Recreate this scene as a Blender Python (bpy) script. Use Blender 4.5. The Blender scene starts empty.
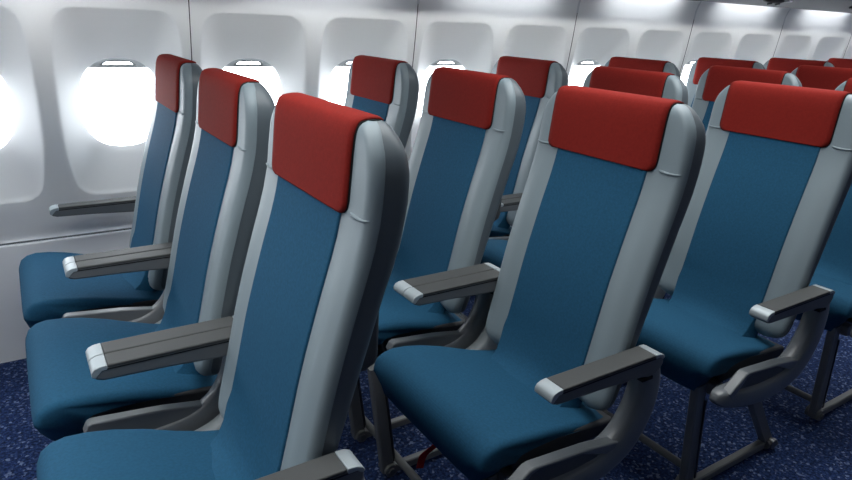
import bpy, bmesh, math, random
from mathutils import Vector, Matrix

random.seed(4)
C = bpy.context.scene.collection
ZO = 1.11            # floor level offset: heights below are given from the headrest hem
PITCH = 0.80          # row pitch along the cabin
LAT = 0.6267          # seat spacing across the cabin
SC = -0.013           # seat centre line
PANEL0, PANEL = 0.184, 1.048     # first wall seam and panel pitch
XA, XB = -4.528, 12.24           # ends of the built cabin (PANEL0 + n*PANEL/2)

# ------------------------------------------------------------------ helpers
def lin(r, g, b):
    f = lambda c: (c/255/12.92) if c/255 <= .04045 else ((c/255+.055)/1.055)**2.4
    return (f(r), f(g), f(b), 1)

def link(name, me, m, parent=None, smooth=35):
    if m is not None: me.materials.append(m)
    if smooth:
        for p in me.polygons: p.use_smooth = True
        me.set_sharp_from_angle(angle=math.radians(smooth))
    o = bpy.data.objects.new(name, me); C.objects.link(o)
    if parent is not None: o.parent = parent
    return o

def mesh(name, v, f, m, parent=None, smooth=35, fix=True):
    me = bpy.data.meshes.new(name)
    me.from_pydata([tuple(p) for p in v], [], f)
    if fix:
        bm = bmesh.new(); bm.from_mesh(me)
        bmesh.ops.recalc_face_normals(bm, faces=bm.faces)
        bm.to_mesh(me); bm.free()
    me.update()
    return link(name, me, m, parent, smooth)

class MB:
    def __init__(s): s.v, s.f = [], []
    def add(s, v, f):
        n = len(s.v); s.v += [tuple(p) for p in v]; s.f += [tuple(i+n for i in q) for q in f]
    def loft(s, rings, closed=True, caps=True):
        n = len(rings[0]); v = [p for r in rings for p in r]; f = []
        for i in range(len(rings)-1):
            for j in range(n if closed else n-1):
                a, b = i*n+j, i*n+(j+1) % n
                f.append((a, b, b+n, a+n))
        if caps and closed:
            f.append(tuple(range(n))[::-1]); f.append(tuple(range(len(v)-n, len(v))))
        s.add(v, f)
    def box(s, x0, x1, y0, y1, z0, z1):
        v = [(x, y, z) for x in (x0, x1) for y in (y0, y1) for z in (z0, z1)]
        s.add(v, [(0,1,3,2),(4,6,7,5),(0,4,5,1),(2,3,7,6),(0,2,6,4),(1,5,7,3)])
    def bar(s, a, b, w, t, side=(0,1,0), r=.004):
        # rectangular bar with chamfered edges from a to b; t across 'side', w across the other way
        a, b = Vector(a), Vector(b); d = (b-a).normalized()
        sd = Vector(side); sd = (sd - d*sd.dot(d)).normalized(); up = d.cross(sd)
        pr = []
        for (p, q) in ((1,-1),(1,1),(-1,1),(-1,-1)):
            cx, cy = p*w/2, q*t/2
            k = [(cx, cy-q*r), (cx-p*r, cy)]
            if p*q > 0: k = k
            else: k = k[::-1]
            pr += k
        # order by angle
        pr = sorted(pr, key=lambda c: math.atan2(c[1]/t, c[0]/w))
        s.loft([[P + up*x + sd*y for x, y in pr] for P in (a, b)])
    def tube(s, pts, r, n=10):
        pts = [Vector(p) for p in pts]; rings = []
        rr = r if isinstance(r, (list, tuple)) else [r]*len(pts)
        d0 = (pts[1]-pts[0]).normalized()
        u = d0.orthogonal().normalized()
        for i, p in enumerate(pts):
            d = (pts[min(i+1, len(pts)-1)] - pts[max(i-1, 0)]).normalized()
            u = (u - d*u.dot(d)).normalized(); w = d.cross(u)
            rings.append([p + (u*math.cos(2*math.pi*k/n) + w*math.sin(2*math.pi*k/n))*rr[i] for k in range(n)])
        s.loft(rings)
    def extrude_xz(s, poly, y0, y1):
        n = len(poly)
        s.add([(x, y0, z) for x, z in poly] + [(x, y1, z) for x, z in poly],
              [tuple(range(n)), tuple(range(2*n-1, n-1, -1))] + [(i, n+i, n+(i+1) % n, (i+1) % n) for i in range(n)])
    def build(s, name, m, parent=None, smooth=35, bevel=0, seg=3, angle=40):
        o = mesh(name, s.v, s.f, m, parent, smooth)
        if bevel: add_bevel(o, bevel, seg, angle)
        return o

def add_bevel(o, w, seg=3, angle=40):
    b = o.modifiers.new('bevel', 'BEVEL'); b.width = w; b.segments = seg
    b.limit_method = 'ANGLE'; b.angle_limit = math.radians(angle); b.harden_normals = False
    for p in o.data.polygons: p.use_smooth = True

def interp(tab, t):
    if t <= tab[0][0]: return tab[0][1]
    for (a, x), (b, y) in zip(tab, tab[1:]):
        if t <= b: return x + (y-x)*(t-a)/(b-a)
    return tab[-1][1]

def smooth_tab(tab, t):
    # Catmull-Rom through the table (t is the first column)
    n = len(tab)
    if t <= tab[0][0]: return tab[0][1]
    if t >= tab[-1][0]: return tab[-1][1]
    for i in range(n-1):
        if tab[i][0] <= t <= tab[i+1][0]:
            x0, y0 = tab[max(i-1,0)]; x1, y1 = tab[i]; x2, y2 = tab[i+1]; x3, y3 = tab[min(i+2,n-1)]
            m1 = (y2-y0)/(x2-x0) if x2 != x0 else 0
            m2 = (y3-y1)/(x3-x1) if x3 != x1 else 0
            h = x2-x1; u = (t-x1)/h
            return (2*u**3-3*u*u+1)*y1 + (u**3-2*u*u+u)*h*m1 + (-2*u**3+3*u*u)*y2 + (u**3-u*u)*h*m2

def curve_pts(pts, n):
    # resample a polyline smoothly (Catmull-Rom by index), any dimension
    out = []
    m = len(pts)-1
    for k in range(n+1):
        t = k*m/n; i = min(int(t), m-1); u = t-i
        p = [pts[max(i-1,0)], pts[i], pts[i+1], pts[min(i+2,m)]]
        out.append(tuple(.5*(2*b + (c-a)*u + (2*a-5*b+4*c-d)*u*u + (-a+3*b-3*c+d)*u**3) for a, b, c, d in zip(*p)))
    return out

def thing(name, label, cat, loc=(0,0,0), group=None):
    o = bpy.data.objects.new(name, None); C.objects.link(o)
    o.location = loc; o.empty_display_size = .1
    tag(o, label, cat, group); return o

def tag(o, label, cat, group=None):
    o['label'] = label; o['category'] = cat
    if group: o['group'] = group
    return o

def struct(o): o['kind'] = 'structure'; return o

# ------------------------------------------------------------------ materials
def nodes(name):
    m = bpy.data.materials.new(name); m.use_nodes = True
    nt = m.node_tree; b = nt.nodes['Principled BSDF']
    return m, nt, b

def plain(name, col, rough=.5, spec=.5, bump=0, scale=200, vary=0, metal=0, sheen=0):
    m, nt, b = nodes(name)
    b.inputs['Base Color'].default_value = col; b.inputs['Roughness'].default_value = rough
    b.inputs['Specular IOR Level'].default_value = spec; b.inputs['Metallic'].default_value = metal
    if sheen:
        b.inputs['Sheen Weight'].default_value = sheen; b.inputs['Sheen Roughness'].default_value = .5
    if bump or vary:
        tc = nt.nodes.new('ShaderNodeTexCoord')
        n = nt.nodes.new('ShaderNodeTexNoise'); n.inputs['Scale'].default_value = scale; n.inputs['Detail'].default_value = 3
        nt.links.new(tc.outputs['Object'], n.inputs['Vector'])
        if bump:
            bp = nt.nodes.new('ShaderNodeBump'); bp.inputs['Strength'].default_value = bump; bp.inputs['Distance'].default_value = .001
            nt.links.new(n.outputs['Fac'], bp.inputs['Height']); nt.links.new(bp.outputs['Normal'], b.inputs['Normal'])
        if vary:
            mp = nt.nodes.new('ShaderNodeMapRange')
            mp.inputs['From Min'].default_value = .25; mp.inputs['From Max'].default_value = .75
            mp.inputs['To Min'].default_value = 1-vary; mp.inputs['To Max'].default_value = 1+vary
            nt.links.new(n.outputs['Fac'], mp.inputs['Value'])
            mx = nt.nodes.new('ShaderNodeVectorMath'); mx.operation = 'SCALE'
            mx.inputs[0].default_value = col[:3]
            nt.links.new(mp.outputs['Result'], mx.inputs['Scale']); nt.links.new(mx.outputs['Vector'], b.inputs['Base Color'])
    return m

def fabric(name, col, weave=900, vary=.12, sheen=.15):
    # woven cloth: two fine crossed wave bands in the bump and a soft mottling in the colour
    m, nt, b = nodes(name); N = nt.nodes; L = nt.links
    b.inputs['Roughness'].default_value = .85; b.inputs['Specular IOR Level'].default_value = .12
    b.inputs['Sheen Weight'].default_value = sheen; b.inputs['Sheen Roughness'].default_value = .6
    tc = N.new('ShaderNodeTexCoord')
    n = N.new('ShaderNodeTexNoise'); n.inputs['Scale'].default_value = 160; n.inputs['Detail'].default_value = 4
    L.new(tc.outputs['Object'], n.inputs['Vector'])
    mp = N.new('ShaderNodeMapRange'); mp.inputs['From Min'].default_value = .3; mp.inputs['From Max'].default_value = .7
    mp.inputs['To Min'].default_value = 1-vary; mp.inputs['To Max'].default_value = 1+vary
    L.new(n.outputs['Fac'], mp.inputs['Value'])
    mx = N.new('ShaderNodeVectorMath'); mx.operation = 'SCALE'; mx.inputs[0].default_value = col[:3]
    L.new(mp.outputs['Result'], mx.inputs['Scale']); L.new(mx.outputs['Vector'], b.inputs['Base Color'])
    w1 = N.new('ShaderNodeTexWave'); w1.bands_direction = 'Y'; w1.inputs['Scale'].default_value = 70; w1.inputs['Distortion'].default_value = 2
    w2 = N.new('ShaderNodeTexWave'); w2.bands_direction = 'Z'; w2.inputs['Scale'].default_value = 70; w2.inputs['Distortion'].default_value = 2
    ad = N.new('ShaderNodeMath'); ad.operation = 'ADD'
    for w, i in ((w1, 0), (w2, 1)):
        L.new(tc.outputs['Object'], w.inputs['Vector']); L.new(w.outputs['Fac'], ad.inputs[i])
    bp = N.new('ShaderNodeBump'); bp.inputs['Strength'].default_value = .07; bp.inputs['Distance'].default_value = .0006
    L.new(ad.outputs[0], bp.inputs['Height']); L.new(bp.outputs['Normal'], b.inputs['Normal'])
    return m

def carpet_mat():
    m, nt, b = nodes('carpet'); N = nt.nodes; L = nt.links
    b.inputs['Roughness'].default_value = .95; b.inputs['Specular IOR Level'].default_value = .1
    tc = N.new('ShaderNodeTexCoord')
    n = N.new('ShaderNodeTexNoise'); n.inputs['Scale'].default_value = 95; n.inputs['Detail'].default_value = 2.5; n.inputs['Roughness'].default_value = .65
    L.new(tc.outputs['Object'], n.inputs['Vector'])
    v = N.new('ShaderNodeTexVoronoi'); v.inputs['Scale'].default_value = 120
    L.new(tc.outputs['Object'], v.inputs['Vector'])
    cr = N.new('ShaderNodeValToRGB'); e = cr.color_ramp.elements
    e[0].position = .36; e[0].color = (.006, .010, .030, 1)
    e[1].position = .56; e[1].color = (.015, .032, .105, 1)
    x = e.new(.70); x.color = (.045, .08, .18, 1)
    L.new(n.outputs['Fac'], cr.inputs['Fac'])
    sp = N.new('ShaderNodeSeparateColor'); L.new(v.outputs['Color'], sp.inputs['Color'])
    mp = N.new('ShaderNodeMapRange'); mp.inputs['From Min'].default_value = .86; mp.inputs['From Max'].default_value = .98
    L.new(sp.outputs['Red'], mp.inputs['Value'])
    mi = N.new('ShaderNodeMix'); mi.data_type = 'RGBA'; mi.inputs['B'].default_value = (.13, .17, .28, 1)
    L.new(mp.outputs['Result'], mi.inputs['Factor']); L.new(cr.outputs['Color'], mi.inputs['A'])
    L.new(mi.outputs['Result'], b.inputs['Base Color'])
    bp = N.new('ShaderNodeBump'); bp.inputs['Strength'].default_value = .6; bp.inputs['Distance'].default_value = .004
    L.new(n.outputs['Fac'], bp.inputs['Height']); L.new(bp.outputs['Normal'], b.inputs['Normal'])
    return m

def pane_mat():
    m = bpy.data.materials.new('window_acrylic'); m.use_nodes = True; nt = m.node_tree; N = nt.nodes; L = nt.links
    N.remove(N['Principled BSDF'])
    t = N.new('ShaderNodeBsdfTransparent'); t.inputs['Color'].default_value = (.96, .98, 1, 1)
    g = N.new('ShaderNodeBsdfGlossy'); g.inputs['Roughness'].default_value = .05
    f = N.new('ShaderNodeFresnel'); f.inputs['IOR'].default_value = 1.4
    mx = N.new('ShaderNodeMixShader')
    L.new(f.outputs[0], mx.inputs[0]); L.new(t.outputs[0], mx.inputs[1]); L.new(g.outputs[0], mx.inputs[2])
    L.new(mx.outputs[0], N['Material Output'].inputs['Surface'])
    return m

M = {
 'blue':   fabric('blue_seat_fabric', (.0140, .070, .132, 1), sheen=0),
 'red':    fabric('red_cover_fabric', (.18, .0125, .009, 1), vary=.10, sheen=0),
 'grey':   plain('grey_leather', (.18, .225, .25, 1), .48, .45, bump=.12, scale=420),
 'shell':  plain('grey_shell_plastic', (.085, .105, .12, 1), .42, .5),
 'black':  plain('black_binding', (.006, .006, .008, 1), .7, .3),
 'pan':    plain('dark_seat_pan', (.018, .02, .024, 1), .6, .4),
 'tray':   plain('dark_tray_plastic', (.06, .065, .068, 1), .5, .4),
 'arm':    plain('armrest_body_grey', (.115, .122, .13, 1), .45, .45),
 'pad':    plain('armrest_pad_rubber', (.047, .050, .051, 1), .6, .35, bump=.15, scale=500),
 'cap':    plain('armrest_cap_metal', (.32, .365, .39, 1), .42, .5, metal=.2),
 'frame':  plain('side_frame_plastic', (.125, .138, .15, 1), .36, .55),
 'web':    plain('frame_web_plastic', (.07,.077,.083,1), .5, .4),
 'side':   plain('pale_bracket_grey', (.24,.27,.285,1), .45, .45),
 'leg':    plain('leg_dark_metal', (.16, .165, .165, 1), .45, .5, metal=.2),
 'bolt':   plain('bolt_steel', (.16, .16, .165, 1), .35, .5, metal=.7),
 'strap':  plain('red_webbing', (.30, .012, .012, 1), .8, .3),
 'wall':   plain('sidewall_plastic', (.82, .838, .845, 1), .50, .35, bump=.03, scale=60),
 'dado':   plain('dado_plastic', (.80, .83, .86, 1), .5, .35),
 'seam':   plain('seam_shadow_gap', (.05, .055, .06, 1), .8, .2),
 'joint':  plain('cove_joint_strip', (.62, .65, .68, 1), .5, .4),
 'shade':  plain('window_shade_plastic', (.42, .45, .47, 1), .5, .4),
 'rim':    plain('shade_handle_grey', (.22, .24, .25, 1), .45, .4),
 'ceil':   plain('ceiling_white', (.72, .73, .74, 1), .6, .3),
 'psu':    plain('service_panel_grey', (.15, .155, .16, 1), .6, .3),
 'vent':   plain('vent_black', (.018, .02, .022, 1), .5, .4),
 'carpet': carpet_mat(),
 'pane':   pane_mat(),
}

# ------------------------------------------------------------------ setting
def wy(z):      # sidewall profile: distance across the cabin at height z (from the headrest hem)
    y = 1.64 - .16*z + (.09*z*z if z > 0 else 0)
    if z > .42:
        t = min(z, .54)-.42
        y -= 3.2*t*t + max(0, z-.54)*.3
    return y

def wp(x, z, d=0): return (x, wy(z)+d, z+ZO)

Z_DADO, Z_REC = -.574, .40
def rec_shape(a):
    # outline radius of the window recess in direction a about (0, -.045)
    ca, sa = math.cos(a), math.sin(a)
    lo, hi = 0, .6
    for _ in range(30):
        r = (lo+hi)/2; x, z = abs(r*ca), r*sa
        hz = .358; hw = .232 - .028*((z+.0)/hz)**2 - (.012 if z < 0 else 0)*(z/hz)**2
        rc = .062
        ok = True
        if abs(z) >= hz or x >= hw: ok = False
        elif x > hw-rc and abs(z) > hz-rc:
            ok = ((x-(hw-rc))**2 + (abs(z)-(hz-rc))**2) < rc*rc
        if ok: lo = r
        else: hi = r
    return lo
def oval(a, hw=.150, hh=.179, n=2.5):
    ca, sa = abs(math.cos(a))/hw, abs(math.sin(a))/hh
    return 1/((ca**n + sa**n)**(1/n))

ZC = -.045
x_centres = [PANEL0 - PANEL/4 + k*PANEL/2 for k in range(-8, 24)]
NA = 96
W = MB(); half = PANEL/4
for xc in x_centres:
    rings = []
    # outer rectangle of the module, same points left and right so neighbours meet
    zt, zb = Z_REC-ZC, Z_DADO-ZC
    r0 = []
    for k in range(NA):
        a = 2*math.pi*(k+.5)/NA; ca, sa = math.cos(a), math.sin(a)
        t = min(half/abs(ca), (zt/sa if sa > 0 else zb/sa))
        r0.append((t*ca, t*sa))
    for cx_, cz_ in ((half, zt), (-half, zt), (-half, zb), (half, zb)):
        k = min(range(NA), key=lambda i: (r0[i][0]-cx_)**2+(r0[i][1]-cz_)**2); r0[k] = (cx_, cz_)
    sh = [rec_shape(2*math.pi*(k+.5)/NA) for k in range(NA)]
    ov = [oval(2*math.pi*(k+.5)/NA) for k in range(NA)]
    def ring(fr, d):
        out = []
        for k in range(NA):
            a = 2*math.pi*(k+.5)/NA
            r = fr(k); out.append(wp(xc + r*math.cos(a), ZC + r*math.sin(a), d))
        return out
    rings.append([wp(xc+x, ZC+z) for x, z in r0])
    rr0 = [math.hypot(*p) for p in r0]
    for t in (.35, .7):
        rings.append(ring(lambda k, t=t: rr0[k]*(1-t) + (sh[k]+.008)*t, 0))
    rings.append(ring(lambda k: sh[k]+.008, 0))
    rings.append(ring(lambda k: sh[k]+.002, .0015))
    rings.append(ring(lambda k: sh[k]-.004, .0055))
    for t in (.06, .14, .25, .4, .55, .7, .85, .97):
        rings.append(ring(lambda k, t=t: (sh[k]-.006)*(1-t) + ov[k]*t, .007 + .078*t))
    rings.append(ring(lambda k: ov[k]-.001, .087))
    rings.append(ring(lambda k: ov[k]-.001, .0905))
    W.loft(rings, True, caps=False)
# plain band above the windows up into the cove
zs = [Z_REC + (.78-Z_REC)*k/10 for k in range(11)]
W.loft([[wp(x, z) for z in zs] for x in (XA, XB)], closed=False)
wall = struct(W.build('wall_back', M['wall'], smooth=50))

# lower dado panel, its base splayed a little outward
D = MB()
prof = [(wy(Z_DADO)-.004, Z_DADO-.006), (wy(Z_DADO)-.010, Z_DADO-.012), (wy(Z_DADO)-.012, Z_DADO-.03), (1.735, -.80), (1.78, -1.06), (1.785, -ZO)]
D.loft([[(x, y, z+ZO) for y, z in prof] for x in (XA, XB)], closed=False)
struct(D.build('wall_back_lower', M['dado'], smooth=30))
t = MB(); t.box(XA, XB, wy(Z_DADO)-.001, wy(Z_DADO)+.02, Z_DADO+ZO-.008, Z_DADO+ZO+.001)
struct(t.build('trim_dado', M['seam'], smooth=0))

# seams between wall panels (thin dark gaps) and their pale strips in the light cove
for i, n in enumerate(range(-4, 12)):
    x = PANEL0 + n*PANEL
    s = MB()
    zz = [Z_DADO + (.39-Z_DADO)*k/16 for k in range(17)]
    s.loft([[wp(x+dx, z, d) for z in zz] for dx, d in ((-.0020, .001), (-.0018, -.0012), (.0018, -.0012), (.0020, .001))], closed=False)
    struct(s.build('trim_%d' % (i+1), M['seam'], smooth=0))
    s = MB()
    zz = [.39 + .2*k/8 for k in range(9)]
    s.loft([[wp(x+dx, z, d) for z in zz] for dx, d in ((-.007, .002), (-.006, -.002), (.006, -.002), (.007, .002))], closed=False)
    struct(s.build('trim_%d' % (i+31), M['joint'], smooth=0))

# windows: frame ring, clear pane, sliding shade nearly fully raised with its finger slot
def slab_xz(mb, outline, xc, d0, d1):
    n = len(outline)
    mb.add([wp(xc+x, z, d0) for x, z in outline] + [wp(xc+x, z, d1) for x, z in outline],
           [tuple(range(n)), tuple(range(2*n-1, n-1, -1))] + [(i, n+i, n+(i+1) % n, (i+1) % n) for i in range(n)])
for i, xc in enumerate(x_centres):
    fr = MB(); n = 64
    def ov_ring(hw, hh, d):
        return [wp(xc + oval(2*math.pi*k/n, hw, hh)*math.cos(2*math.pi*k/n), ZC + oval(2*math.pi*k/n, hw, hh)*math.sin(2*math.pi*k/n), d) for k in range(n)]
    fr.loft([ov_ring(.200, .232, .099), ov_ring(.163, .192, .099), ov_ring(.161, .190, .101), ov_ring(.161, .190, .115), ov_ring(.200, .232, .115)], True, caps=False)
    w = struct(fr.build('window_%d' % (i+1), M['wall'], smooth=40))
    p = MB(); p.add(ov_ring(.1615, .1905, .107), [tuple(range(n))]); p.build('pane', M['pane'], w, smooth=0)
    # shade: a plate with a finger slot (ring loft outline -> slot)
    out, inn = [], []
    slot = [(-.055, .1085), (.055, .1085), (.053, .1115), (.044, .1175), (.036, .1195), (-.036, .1195), (-.044, .1175), (-.053, .1115)]
    outer = [(-.168, .0965), (.168, .0965), (.168, .1135), (.168, .20), (.10, .20), (-.10, .20), (-.168, .20), (-.168, .1135)]
    s = MB()
    rg = lambda pts, d: [wp(xc+x, z, d) for x, z in pts]
    s.loft([rg(outer, .0925), rg(slot, .0925), rg(slot, .097), rg(outer, .097), rg(outer, .0925)], True, caps=False)
    sh = s.build('window_shade', M['shade'], w, smooth=30)
    h = MB()
    hp = [(-.064, .1065), (-.055, .1125), (-.046, .1195), (-.036, .1222), (0, .1225), (.036, .1222), (.046, .1195), (.055, .1125), (.064, .1065)]
    h.tube([wp(xc+x, z, .0915) for x, z in hp], .0028, 8)
    h.build('shade_handle', M['rim'], sh, smooth=60)

# floor
f = MB(); f.add([(XA, -2.95, 0), (XB, -2.95, 0), (XB, 1.80, 0), (XA, 1.80, 0)], [(0,1,2,3)])
struct(f.build('floor', M['carpet'], smooth=0))
# service panel under the bins above the window seats: its outer edge leaves a slot for the wall wash light
s = MB()
pp = [(1.470, .499), (1.464, .494), (1.40, .495), (1.10, .535), (1.08, .545), (1.08, .66), (1.44, .66), (1.46, .53)]
s.loft([[(x, y, z+ZO) for y, z in pp] for x in (XA, XB)], True)
struct(s.build('ceiling_service_panel', M['psu'], smooth=30))
# ceiling arch over the aisle, opposite sidewall and the cabin ends close the room
YM = -.58
half_arch = [(1.45, .775), (1.35, .74), (1.25, .62), (1.0, .66), (.7, .82), (.4, .95), (.1, 1.03), (YM, 1.06)]
arch = half_arch + [(2*YM-y, z) for y, z in half_arch[-2::-1]]
s = MB(); s.loft([[(x, y, z+ZO) for y, z in arch] for x in (XA, XB)], closed=False)
struct(s.build('ceiling', M['ceil'], smooth=40))
s = MB()
pr = [(wy(z), z) for z in [-.543 + k*(.78+.543)/12 for k in range(13)]]
pr = [(1.70, -ZO)] + pr
s.loft([[(x, 2*YM-y, z+ZO) for y, z in pr] for x in (XA, XB)], closed=False)
struct(s.build('wall_front', M['psu'], smooth=40))
for nm, x in (('wall_left', XA), ('wall_right', XB)):
    s = MB(); s.box(x-.03 if x < 0 else x, x if x < 0 else x+.03, -3.0, 1.85, 0, 1.10+ZO)
    struct(s.build(nm, M['ceil'], smooth=0))

# ------------------------------------------------------------------ the seat
XF = [(-.62,-.158),(-.52,-.136),(-.43,-.114),(-.29,-.081),(-.16,-.044),(-.06,-.013),(0,.001),(.06,.008),(.11,.013),(.138,.017),(.150,.021),(.157,.027),(.1615,.038)]
XR = [(-.62,-.098),(-.45,-.050),(-.32,-.010),(-.22,.022),(-.12,.054),(-.05,.078),(.02,.092),(.07,.096),(.11,.093),(.138,.086),(.150,.078),(.157,.073),(.1615,.064)]
HW = [(-.597,.19),(-.590,.212),(-.578,.230),(-.562,.240),(-.535,.2445),(.03,.246),(.06,.2455),(.09,.243),(.115,.236),(.132,.225),(.145,.214),(.153,.204),(.159,.193),(.1615,.184)]
HS = [-.597,-.594,-.588,-.580,-.570,-.556,-.54,-.52,-.47,-.42,-.37,-.32,-.27,-.22,-.17,-.12,-.08,-.04,0,.03,.06,.08,.095,.107,.118,.128,.136,.143,.149,.154,.158,.1615]
def xf(h): return smooth_tab(XF, h)
def xr(h): return smooth_tab(XR, h)
def hwid(h): return smooth_tab(HW, h)
def bolster_front(h, y):
    # x of the padded front at lateral distance y (0..hw): flat insert, slight swell on the wings, rounded rim
    w = hwid(h); x = xf(h); th = xr(h)-x
    a = abs(y)
    t = max(0, (a-.165)/max(w-.165, .01))
    swell = -.006*math.sin(min(1, t/.8)*math.pi)*min(1, max(0, (-h-.0)/.12))
    r = min(.024, th*.42)
    ry = min(.016, r)
    e = max(0, a-(w-ry))/ry
    x += .035*min(1, max(0, (-.552-h)/.045))**2
    return x + swell + r*(1 - math.sqrt(max(0, 1-e*e)))

def make_seat(label):
    root = thing('airline_seat', label, 'seat', (0,0,0), None)
    sy = lambda y: y+SC
    # padded grey backrest (front half of the body)
    ys = [-1,-.996,-.985,-.965,-.94,-.91,-.87,-.82,-.76,-.70,-.6,-.4,-.2,0,.2,.4,.6,.70,.76,.82,.87,.91,.94,.965,.985,.996,1]
    b = MB(); rows = []
    for h in HS:
        w = hwid(h); row = []
        for k in ys: row.append((bolster_front(h, k*w), sy(k*w), h+ZO))
        xe = row[0][0]
        row = [(xe+.003, sy(-w+.004), h+ZO)] + row + [(xe+.003, sy(w-.004), h+ZO)]
        rows.append(row)
    b.loft(rows, closed=False)
    back = b.build('backrest', M['grey'], root, smooth=60)
    # hard shell (rear half)
    s = MB(); rows = []
    for h in HS:
        w = hwid(h); r = min(.024, (xr(h)-xf(h))*.42); x0 = xf(h)+r+.001+.035*min(1, max(0, (-.552-h)/.045))**2; x1 = max(xr(h), x0+.004)
        row = []
        rc = min(.032, (x1-x0)*.8); ws = w-.0012
        half = [(x0, ws), (x0+(x1-rc-x0)*.5, ws)]
        half += [(x1-rc+rc*math.sin(k/8*math.pi/2), ws-rc*1.2*(1-math.cos(k/8*math.pi/2))) for k in range(9)]
        row += [(x, sy(-y), h+ZO) for x, y in half]
        row += [(x1, sy(y*w), h+ZO) for y in (-.5, 0, .5)]
        row += [(x, sy(y), h+ZO) for x, y in half[::-1]]
        rows.append(row)
    s.loft(rows, closed=False)
    # close the underside
    s.add([p for p in rows[0]], [tuple(range(len(rows[0])))])
    shell = s.build('back_shell', M['shell'], root, smooth=60)
    # folded tray table / pocket block on the rear
    t = MB(); pl = [(-.075,-.30),(.030,-.302),(.052,-.292),(.058,-.275),(.060,-.18),(.066,-.10),(.074,-.05),(.0,-.02),(-.03,-.15)]
    t.extrude_xz([(x, h+ZO) for x, h in pl], sy(-.19), sy(.19))
    t.build('tray_table', M['tray'], shell, bevel=.008)
    # blue insert of the backrest
    b = MB(); rows = []
    iw = .151
    run = [(xf(h), h) for h in [.02 - k*(.50)/22 for k in range(23)]] + [(-.139,-.510),(-.150,-.543),(-.166,-.567),(-.188,-.583),(-.22,-.588),(-.255,-.588)]
    for x, h in run:
        dq = min(1, max(0, (-.47-h)/.06))
        row = [(x+.005+.03*dq, sy(-iw-.001-.004*dq), h+ZO-.045*dq)]
        for q in (-1, -.985, -.96, -.7, -.35, 0, .35, .7, .96, .985, 1):
            dn = max(0, -.525-h)/.05
            row.append((x - (.0045 if abs(q) < .99 else .002), sy(q*iw*(1-.05*dn)), h+ZO-.016*dn*q*q))
        row.append((x+.005+.03*dq, sy(iw+.001+.004*dq), h+ZO-.045*dq))
        rows.append(row)
    b.loft(rows, closed=False)
    b.build('back_panel', M['blue'], back, smooth=60)
    # stitched fold on each wing just under the headrest cover
    for sg in (-1, 1):
        q = MB(); pts = []
        for k in range(9):
            y = .180 + k*(.062)/8; h = .010 - .003*math.sin(k/8*math.pi)
            pts.append((bolster_front(h, min(y, hwid(h)-.001))-.0005 + (.004 if k in (0, 8) else 0), sy(sg*y), h+ZO))
        q.tube(pts, [.0026,.003,.0034,.0034,.0032,.003,.0028,.0024,.002], 8)
        q.build('seam', M['grey'], back, smooth=60)
    # headrest cover: draped from the hem up over the top and down the rear
    prof = [(xf(h)-.0055, h) for h in [.003,.006,.011,.017,.026,.038,.05,.075,.10,.12,.138]]
    prof += [(.0155, .150), (.0195, .158), (.026, .163), (.036, .1655), (.046, .1662), (.056, .166), (.064, .1648), (.070, .1625)]
    def cover(cw, off, rc, m, name, parent, th):
        mb = MB(); rows = []
        n = 24
        for i, (x, h) in enumerate(prof):
            row = []
            d = math.hypot(h-prof[0][1], 0) if i < 11 else 1
            ww = cw
            if d < rc: ww = cw - rc + math.sqrt(max(0, rc*rc-(rc-d)**2))
            for k in range(n+1):
                q = -1 + 2*k/n
                edge = max(0, abs(q)*ww - (ww-.009))/.009
                rnd = .003*(1-math.sqrt(max(0, 1-edge*edge)))
                x0_, h0_ = prof[max(i-1,0)]; x1_, h1_ = prof[min(i+1,len(prof)-1)]
                tn = Vector((x1_-x0_, h1_-h0_)).normalized()
                px = x + tn.y*(rnd+off); ph = h - tn.x*(rnd+off)
                row.append((px, q*ww-.003, ph+ZO))
            rows.append(row)
        mb.loft(rows, closed=False)
        o = mb.build(name, m, parent, smooth=60)
        so = o.modifiers.new('thickness', 'SOLIDIFY'); so.thickness = th; so.offset = 0
        return o
    cv = cover(.182, 0, .020, M['red'], 'headrest_cover', root, .004)
    cover(.185, .0025, .022, M['black'], 'cover_binding', cv, .0035)
    # seat cushion
    prof_c = [(-.085,-.622),(-.14,-.611),(-.19,-.600),(-.25,-.585),(-.31,-.569),(-.37,-.557),(-.42,-.549),(-.464,-.546),(-.492,-.552),(-.512,-.566),(-.521,-.588),(-.521,-.618),(-.511,-.650),(-.491,-.678),(-.465,-.697),(-.438,-.703),(-.422,-.699),(-.415,-.682),(-.41,-.650),(-.40,-.610),(-.36,-.600),(-.27,-.609),(-.17,-.628),(-.085,-.64)]
    n = len(prof_c)
    norm = []
    for i in range(n):
        a, c = Vector(prof_c[i-1] if i else prof_c[0]), Vector(prof_c[(i+1) % n] if i < n-1 else prof_c[-1])
        d = (c-a).normalized(); norm.append(Vector((-d.y, d.x)))    # inward (profile runs over the top then down the front)
    c0 = Vector((-.3, -.59))
    norm = [m_ if m_.dot(c0-Vector(p)) > 0 or i in (17, 18, 19) else -m_ for i, (m_, p) in enumerate(zip(norm, prof_c))]
    cb = MB(); rows = []
    hwc, R = .248, .014
    st = [0, .0012, .004, .009, .016, .024, .034, .06, .11, .18]
    yy = [-hwc+s_ for s_ in st] + [0] + [hwc-s_ for s_ in st[::-1]]
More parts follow.
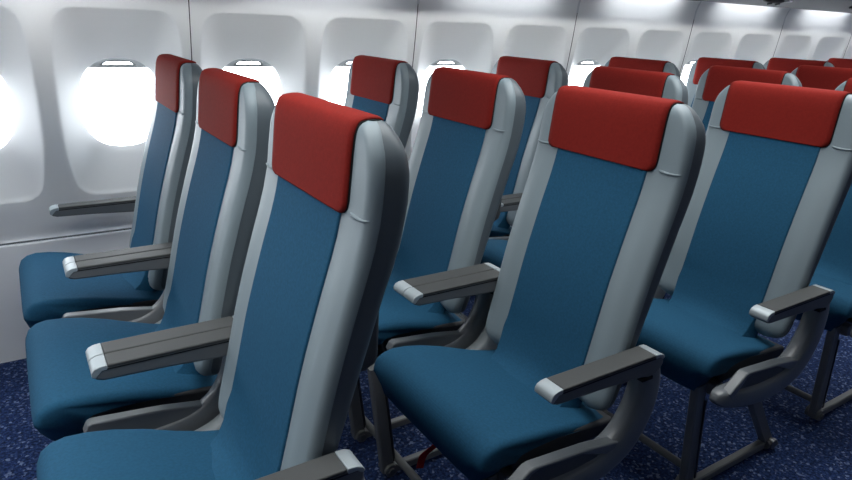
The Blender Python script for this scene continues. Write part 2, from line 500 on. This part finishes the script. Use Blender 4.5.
    for y in yy:
        tt = hwc-abs(y)
        ins = R - math.sqrt(max(0, R*R-(R-tt)**2)) if tt < R else 0
        crown = .008*(1-(y/hwc)**2)
        row = []
        for i, p in enumerate(prof_c):
            k = 1 if i < 16 else .15
            if i >= 16: q = Vector(p) + norm[i]*ins*k
            else: q = Vector(p) + norm[i]*ins
            up_ = crown if i < 9 else 0
            # plan-view rounding of the front corners
            e = max(0, abs(y)-(hwc-.09))/.09
            fr = .004*e*e*e if 6 < i < 20 else 0
            z = q.y+up_
            t = min(1, max(0, (abs(y)-.18)/.055)); t = t*t*(3-2*t)
            if 10 <= i <= 20 and z < -.596: z = z*(1-t) + (-.596 - .15*(-.596-z))*t
            nar = min(1, max(0, (q.x+.42)/.28)); nar = nar*nar*(3-2*nar)
            z -= .006*nar*max(0, abs(y)-.12)/.12 if i < 8 else 0
            row.append((q.x+fr, sy(y*(1-.14*nar))+.007*(1-nar), z+ZO))
        rows.append(row)
    cb.loft(rows, True)
    cu = cb.build('cushion', M['blue'], root, smooth=60)
    p = MB(); p.extrude_xz([(x, h+ZO) for x, h in [(-.41,-.604),(-.30,-.600),(-.06,-.63),(-.06,-.665),(-.395,-.665)]], sy(-.22), sy(.21))
    p.build('seat_pan', M['pan'], root, bevel=.008)
    return root

def make_armrest(root, y0, far=False, nose=True):
    # armrest centred at y0: body, padded top, pale metal caps, curved side frame with its webbed nose
    w = .0264
    a = MB()
    top, pts = -.402, []
    outline = [(-.392,-.416),(-.388,-.409),(-.380,-.405),(-.36,-.4035),(-.06,-.4035),(-.045,-.405),(-.036,-.410),(-.031,-.420),(-.031,-.432),(-.040,-.446),(-.055,-.455),(-.075,-.457),(-.11,-.450),(-.25,-.441),(-.372,-.437),(-.386,-.432),(-.392,-.425)]
    a.extrude_xz([(x, h+ZO) for x, h in outline], y0-w, y0+w)
    body = a.build('armrest', M['arm'], root, bevel=.005)
    pd = MB()
    pd.extrude_xz([(x, h+ZO) for x, h in [(-.362,-.4085),(-.362,-.400),(-.064,-.400),(-.064,-.4085)]], y0-w-.0006, y0+w+.0006)
    pd.build('armrest_pad', M['pad'], body, bevel=.003)
    g = MB(); g.extrude_xz([(x, h+ZO) for x, h in [(-.380,-.4122),(-.362,-.4088),(-.05,-.4088),(-.04,-.4122)]], y0-w-.0004, y0+w+.0004)
    g.build('armrest_groove', M['black'], body, smooth=0)
    c = MB()
    c.extrude_xz([(x, h+ZO) for x, h in [(-.3625,-.400),(-.378,-.4015),(-.389,-.406),(-.3945,-.414),(-.3945,-.424),(-.388,-.428),(-.374,-.413),(-.3625,-.412)]], y0-w-.0008, y0+w+.0008)
    c.build('armrest_cap', M['cap'], body, bevel=.002)
    c = MB()
    c.extrude_xz([(x, h+ZO) for x, h in [(-.0635,-.400),(-.046,-.4015),(-.0345,-.407),(-.029,-.416),(-.036,-.419),(-.045,-.412),(-.0635,-.412)]], y0-w-.0008, y0+w+.0008)
    c.build('armrest_cap', M['cap'], body, bevel=.002)
    if far is None: return
    g = MB(); g.box(-.100, -.064, y0-w-.0012, y0+w*.2, -.463+ZO, -.4555+ZO); g.build('hinge_slot', M['black'], body, smooth=0)
    # curved side frame
    path = [(-.062,-.440,.036,.022),(-.056,-.49,.041,.025),(-.070,-.56,.044,.027),(-.115,-.628,.045,.028),(-.185,-.664,.042,.029),(-.27,-.674,.039,.030),(-.36,-.670,.036,.030),(-.44,-.657,.032,.029),(-.500,-.645,.025,.024),(-.525,-.639,.014,.014),(-.531,-.637,.004,.004)]
    if not nose: path = path[:6] + [(-.33,-.676,.028,.026),(-.37,-.673,.018,.018),(-.385,-.671,.005,.005)]
    pth = curve_pts(path, 40)
    low = (not nose) and y0 > 0
    if low: pth = [(x+.016, h-.020*min(1, max(0, (-.44-h)/.1)), a_*.85, b_) for x, h, a_, b_ in pth]
    s = MB(); rings = []
    for i, (x, h, hw_, ht) in enumerate(pth):
        x0, h0 = pth[max(i-1,0)][:2]; x1, h1 = pth[min(i+1,len(pth)-1)][:2]
        d = Vector((x1-x0, h1-h0)).normalized(); nn = Vector((-d.y, d.x))
        ring = []
        for k in range(20):
            t = 2*math.pi*k/20; ct, s_ = math.cos(t), math.sin(t)
            e = .55
            u = math.copysign(abs(ct)**e, ct)*max(hw_, .003); v = math.copysign(abs(s_)**e, s_)*max(ht*(1 if nose else .88), .003)
            ring.append((x+nn.x*u, y0+v, h+nn.y*u+ZO))
        rings.append(ring)
    s.loft(rings)
    fr = s.build('side_frame', M['side'] if low else M['frame'], root, smooth=60)
    if low: return
    b = MB()
    bw = .015
    poly = [(-.150,-.610),(-.255,-.592),(-.405,-.577),(-.415,-.580),(-.425,-.60),(-.405,-.64),(-.35,-.65),(-.19,-.64),(-.16,-.63)] if not nose else [(-.150,-.610),(-.255,-.592),(-.420,-.577),(-.434,-.580),(-.500,-.626),(-.478,-.650),(-.468,-.637),(-.426,-.593),(-.405,-.587),(-.27,-.601),(-.19,-.632),(-.16,-.63)]
    yb = y0 - (.012 if nose else 0)
    b.extrude_xz([(x, h+ZO) for x, h in poly], yb-bw, yb+bw)
    b.build('frame_bar', M['frame'], fr, bevel=.004)
    if not nose: return
    b = MB()
    b.extrude_xz([(x, h+ZO) for x, h in [(-.47,-.645),(-.428,-.594),(-.40,-.587),(-.26,-.600),(-.18,-.65),(-.3,-.66)]], y0-.020, y0+.002)
    b.build('frame_web', M['web'], fr, smooth=0)

def copy_tree(o, parent=None):
    c = o.copy(); C.objects.link(c)
    if parent is not None: c.parent = parent
    for ch in list(o.children): copy_tree(ch, c)
    return c

ordinal = ['first', 'second', 'third', 'fourth', 'fifth', 'sixth', 'seventh']
place = {0: 'aisle', 1: 'middle', 2: 'window'}
def seat_label(r, s):
    if r == 0:
        return {0: 'large blue and grey airline seat nearest the camera, on the aisle, with red headrest cover',
                1: 'blue middle airline seat with red headrest cover, directly behind the nearest aisle seat',
                2: 'blue window airline seat with red headrest cover, leftmost, beside the clear round window'}[s]
    return 'blue %s airline seat with red headrest cover in the %s row from the left' % (place[s], ordinal[r])

VIS = [(r, s) for r in range(0, 4) for s in (0, 1, 2)] + [(4, 1), (4, 2), (5, 2), (6, 2)]
protos = {}
def proto(s):
    root = make_seat('x')
    make_armrest(root, -.293 if s == 0 else -.3085, nose=(s == 0))
    if s == 2: make_armrest(root, .318, None)          # wall-side armrest, carried on the sidewall
    else: make_armrest(root, .2605, nose=False)
    return root
for r, s in VIS:
    if s not in protos: o = protos[s] = proto(s)
    else: o = copy_tree(protos[s])
    o.location = (r*PITCH, s*LAT, 0)
    o['label'] = seat_label(r, s); o['category'] = 'seat'; o['group'] = 'airline seats in the cabin rows'

# ------------------------------------------------------------------ leg frames under each row
def make_legs():
    root = thing('seat_leg_frame', 'x', 'seat frame')
    Y = (-.185, .368, .575, 1.40)
    for y in Y:
        b = MB(); b.bar((-.445, y-.01, .438), (-.388, y, .03), .044, .028); b.build('leg', M['leg'], root)
        g = MB(); g.bar((-.418, y-.0255, .38), (-.372, y-.0175, .07), .008, .004, r=.001); g.build('leg_groove', M['pan'], root)
        b = MB(); b.bar((-.20, y, .42), (.072, y, .045), .045, .026); b.build('brace', M['leg'], root)
        b = MB(); b.bar((-.385, y, .030), (.08, y, .030), .030, .026); b.build('floor_rail', M['leg'], root)
        b = MB(); b.tube([(-.386, y-.026, .040), (-.386, y+.026, .040)], .022, 14); b.build('foot', M['leg'], root)
        b = MB(); b.tube([(-.386, y-.032, .040), (-.386, y-.020, .040)], .011, 12); b.build('bolt', M['bolt'], root)
        b = MB(); b.tube([(.080, y-.030, .036), (.080, y+.022, .036)], [.019, .019], 14); b.tube([(.050, y-.012, .036), (.112, y-.012, .024)], .016, 10); b.build('rear_foot', M['bolt'], root)
    b = MB(); b.tube([(-.36, -.17, .075), (-.36, 1.40, .075)], .013, 12); b.build('baggage_bar', M['leg'], root)
    b = MB(); b.bar((-.40, -.23, .422), (-.40, 1.46, .422), .04, .04, side=(1,0,0)); b.bar((-.18, -.23, .422), (-.18, 1.46, .422), .04, .04, side=(1,0,0))
    b.build('cross_beam', M['leg'], root)
    return root
lp = None
for r in range(0, 4):
    if lp is None: o = lp = make_legs()
    else: o = copy_tree(lp)
    o.location = (r*PITCH, 0, 0)
    o['label'] = 'dark grey metal leg frame under the %s row of seats from the left' % ordinal[r]
    o['category'] = 'seat frame'; o['group'] = 'leg frames under the seat rows'

# red pull strap hanging under the second row
s = MB()
pts = curve_pts([(.47, .09, .44), (.462, .095, .36), (.435, .125, .28), (.408, .150, .235), (.402, .160, .185)], 16)
L_ = []
for x, y, z in pts: L_.append([(x-.009, y+.004, z), (x+.009, y-.004, z), (x+.009, y-.001, z), (x-.009, y+.007, z)])
s.loft(L_)
tag(s.build('pull_strap', M['strap'], smooth=30), 'red webbing pull strap hanging under the second row aisle seat', 'strap')

# ------------------------------------------------------------------ passenger service units at the panel joints
def vent(x, first=None):
    root = thing('air_vent', 'x', 'air vent', (x, 1.20, .521+ZO))
    b = MB(); rings = []
    for k in range(9):
        t = -1 + 2*k/8; r = math.sqrt(max(.02, 1-t**4))
        rings.append([(-.10 + t*.10, .030*r*math.cos(a*math.pi/8), -.009 + .016*r*math.sin(a*math.pi/8)) for a in range(16)])
    b.loft(rings); b.build('housing', M['vent'], root, smooth=60)
    for dx in (-.14, -.055):
        n = MB(); n.tube([(dx, 0, -.015), (dx, -.004, -.032)], [.019, .014], 14); n.build('nozzle', M['vent'], root, smooth=40)
    b = MB(); b.box(.0, .03, -.045, .09, -.012, .004); b.build('bracket', M['joint'], root, bevel=.003)
    return root
vents = [(3.62, 'dark air vent under the overhead panel at the top edge, left of the other'),
         (3.62 + PANEL, 'dark air vent under the overhead panel, cut off at the right frame edge')]
v0 = None
for x, lab in vents:
    o = v0 = vent(x) if v0 is None else copy_tree(v0)
    o.location = (x, 1.20, .521+ZO); o['label'] = lab; o['category'] = 'air vent'; o['group'] = 'overhead air vents'

# ------------------------------------------------------------------ light
def area(name, loc, rot, sx, sy_, power, col=(1,1,1), spread=180):
    l = bpy.data.lights.new(name, 'AREA'); l.shape = 'RECTANGLE'; l.size = sx; l.size_y = sy_
    l.energy = power; l.color = col; l.spread = math.radians(spread)
    o = bpy.data.objects.new(name, l); C.objects.link(o); o.location = loc; o.rotation_euler = rot
    return o
# wall wash lamps in the slot behind the service panel, one per wall panel
for n in range(-4, 11):
    xm = PANEL0 + (n+.5)*PANEL
    area('wall_wash_lamp', (xm, 1.482, .545+ZO), (math.radians(62), 0, 0), PANEL*.60, .03, 1.3, (.93, .96, 1))
# ceiling light along the aisle
for n in range(7):
    area('ceiling_lamp', (XA+1.2+n*2.4, .0, .93+ZO), (math.radians(0), 0, 0), 2.3, .8, 22, (.98, 1, .99), 132)
for n in range(7):  # unseen fill lights added to brighten the upper sidewall, not cabin fixtures
    area('added_sidewall_fill', (XA+1.2+n*2.4, -.10, .985+ZO), (math.radians(72), 0, 0), 2.3, .10, 2.8, (1, 1, .98), 36)
# daylight enters through the window openings
for xc in x_centres:
    o = area('daylight_portal', (xc, wy(ZC)+.16, ZC+ZO), (math.radians(90), 0, 0), .44, .50, 1)
    o.rotation_euler = (math.radians(-90), 0, 0)
    o.data.cycles.is_portal = True
w = bpy.data.worlds.new('daylight'); bpy.context.scene.world = w; w.use_nodes = True
bg = w.node_tree.nodes['Background']; bg.inputs['Color'].default_value = (.93, .965, 1, 1); bg.inputs['Strength'].default_value = 11.0

# ------------------------------------------------------------------ camera
cam = bpy.data.cameras.new('camera'); co = bpy.data.objects.new('camera', cam); C.objects.link(co)
yaw, pit, rol, fpx = math.radians(33.305), math.radians(-19.188), math.radians(2.328), 632.236
fw = Vector((math.sin(yaw)*math.cos(pit), math.cos(yaw)*math.cos(pit), math.sin(pit)))
rt = Vector((math.cos(yaw), -math.sin(yaw), 0)); up = rt.cross(fw)
r2 = rt*math.cos(rol) + up*math.sin(rol); u2 = -rt*math.sin(rol) + up*math.cos(rol)
m = Matrix((( r2.x, u2.x, -fw.x, -.450), (r2.y, u2.y, -fw.y, -1.120), (r2.z, u2.z, -fw.z, .322+ZO), (0,0,0,1)))
co.matrix_world = m
cam.sensor_width = 36; cam.lens = fpx/852*36; cam.clip_start = .02
bpy.context.scene.camera = co
sc = bpy.context.scene
sc.view_settings.view_transform = 'Standard'; sc.view_settings.look = 'None'
sc.view_settings.exposure = 0; sc.view_settings.gamma = 1; sc.view_settings.use_curve_mapping = False
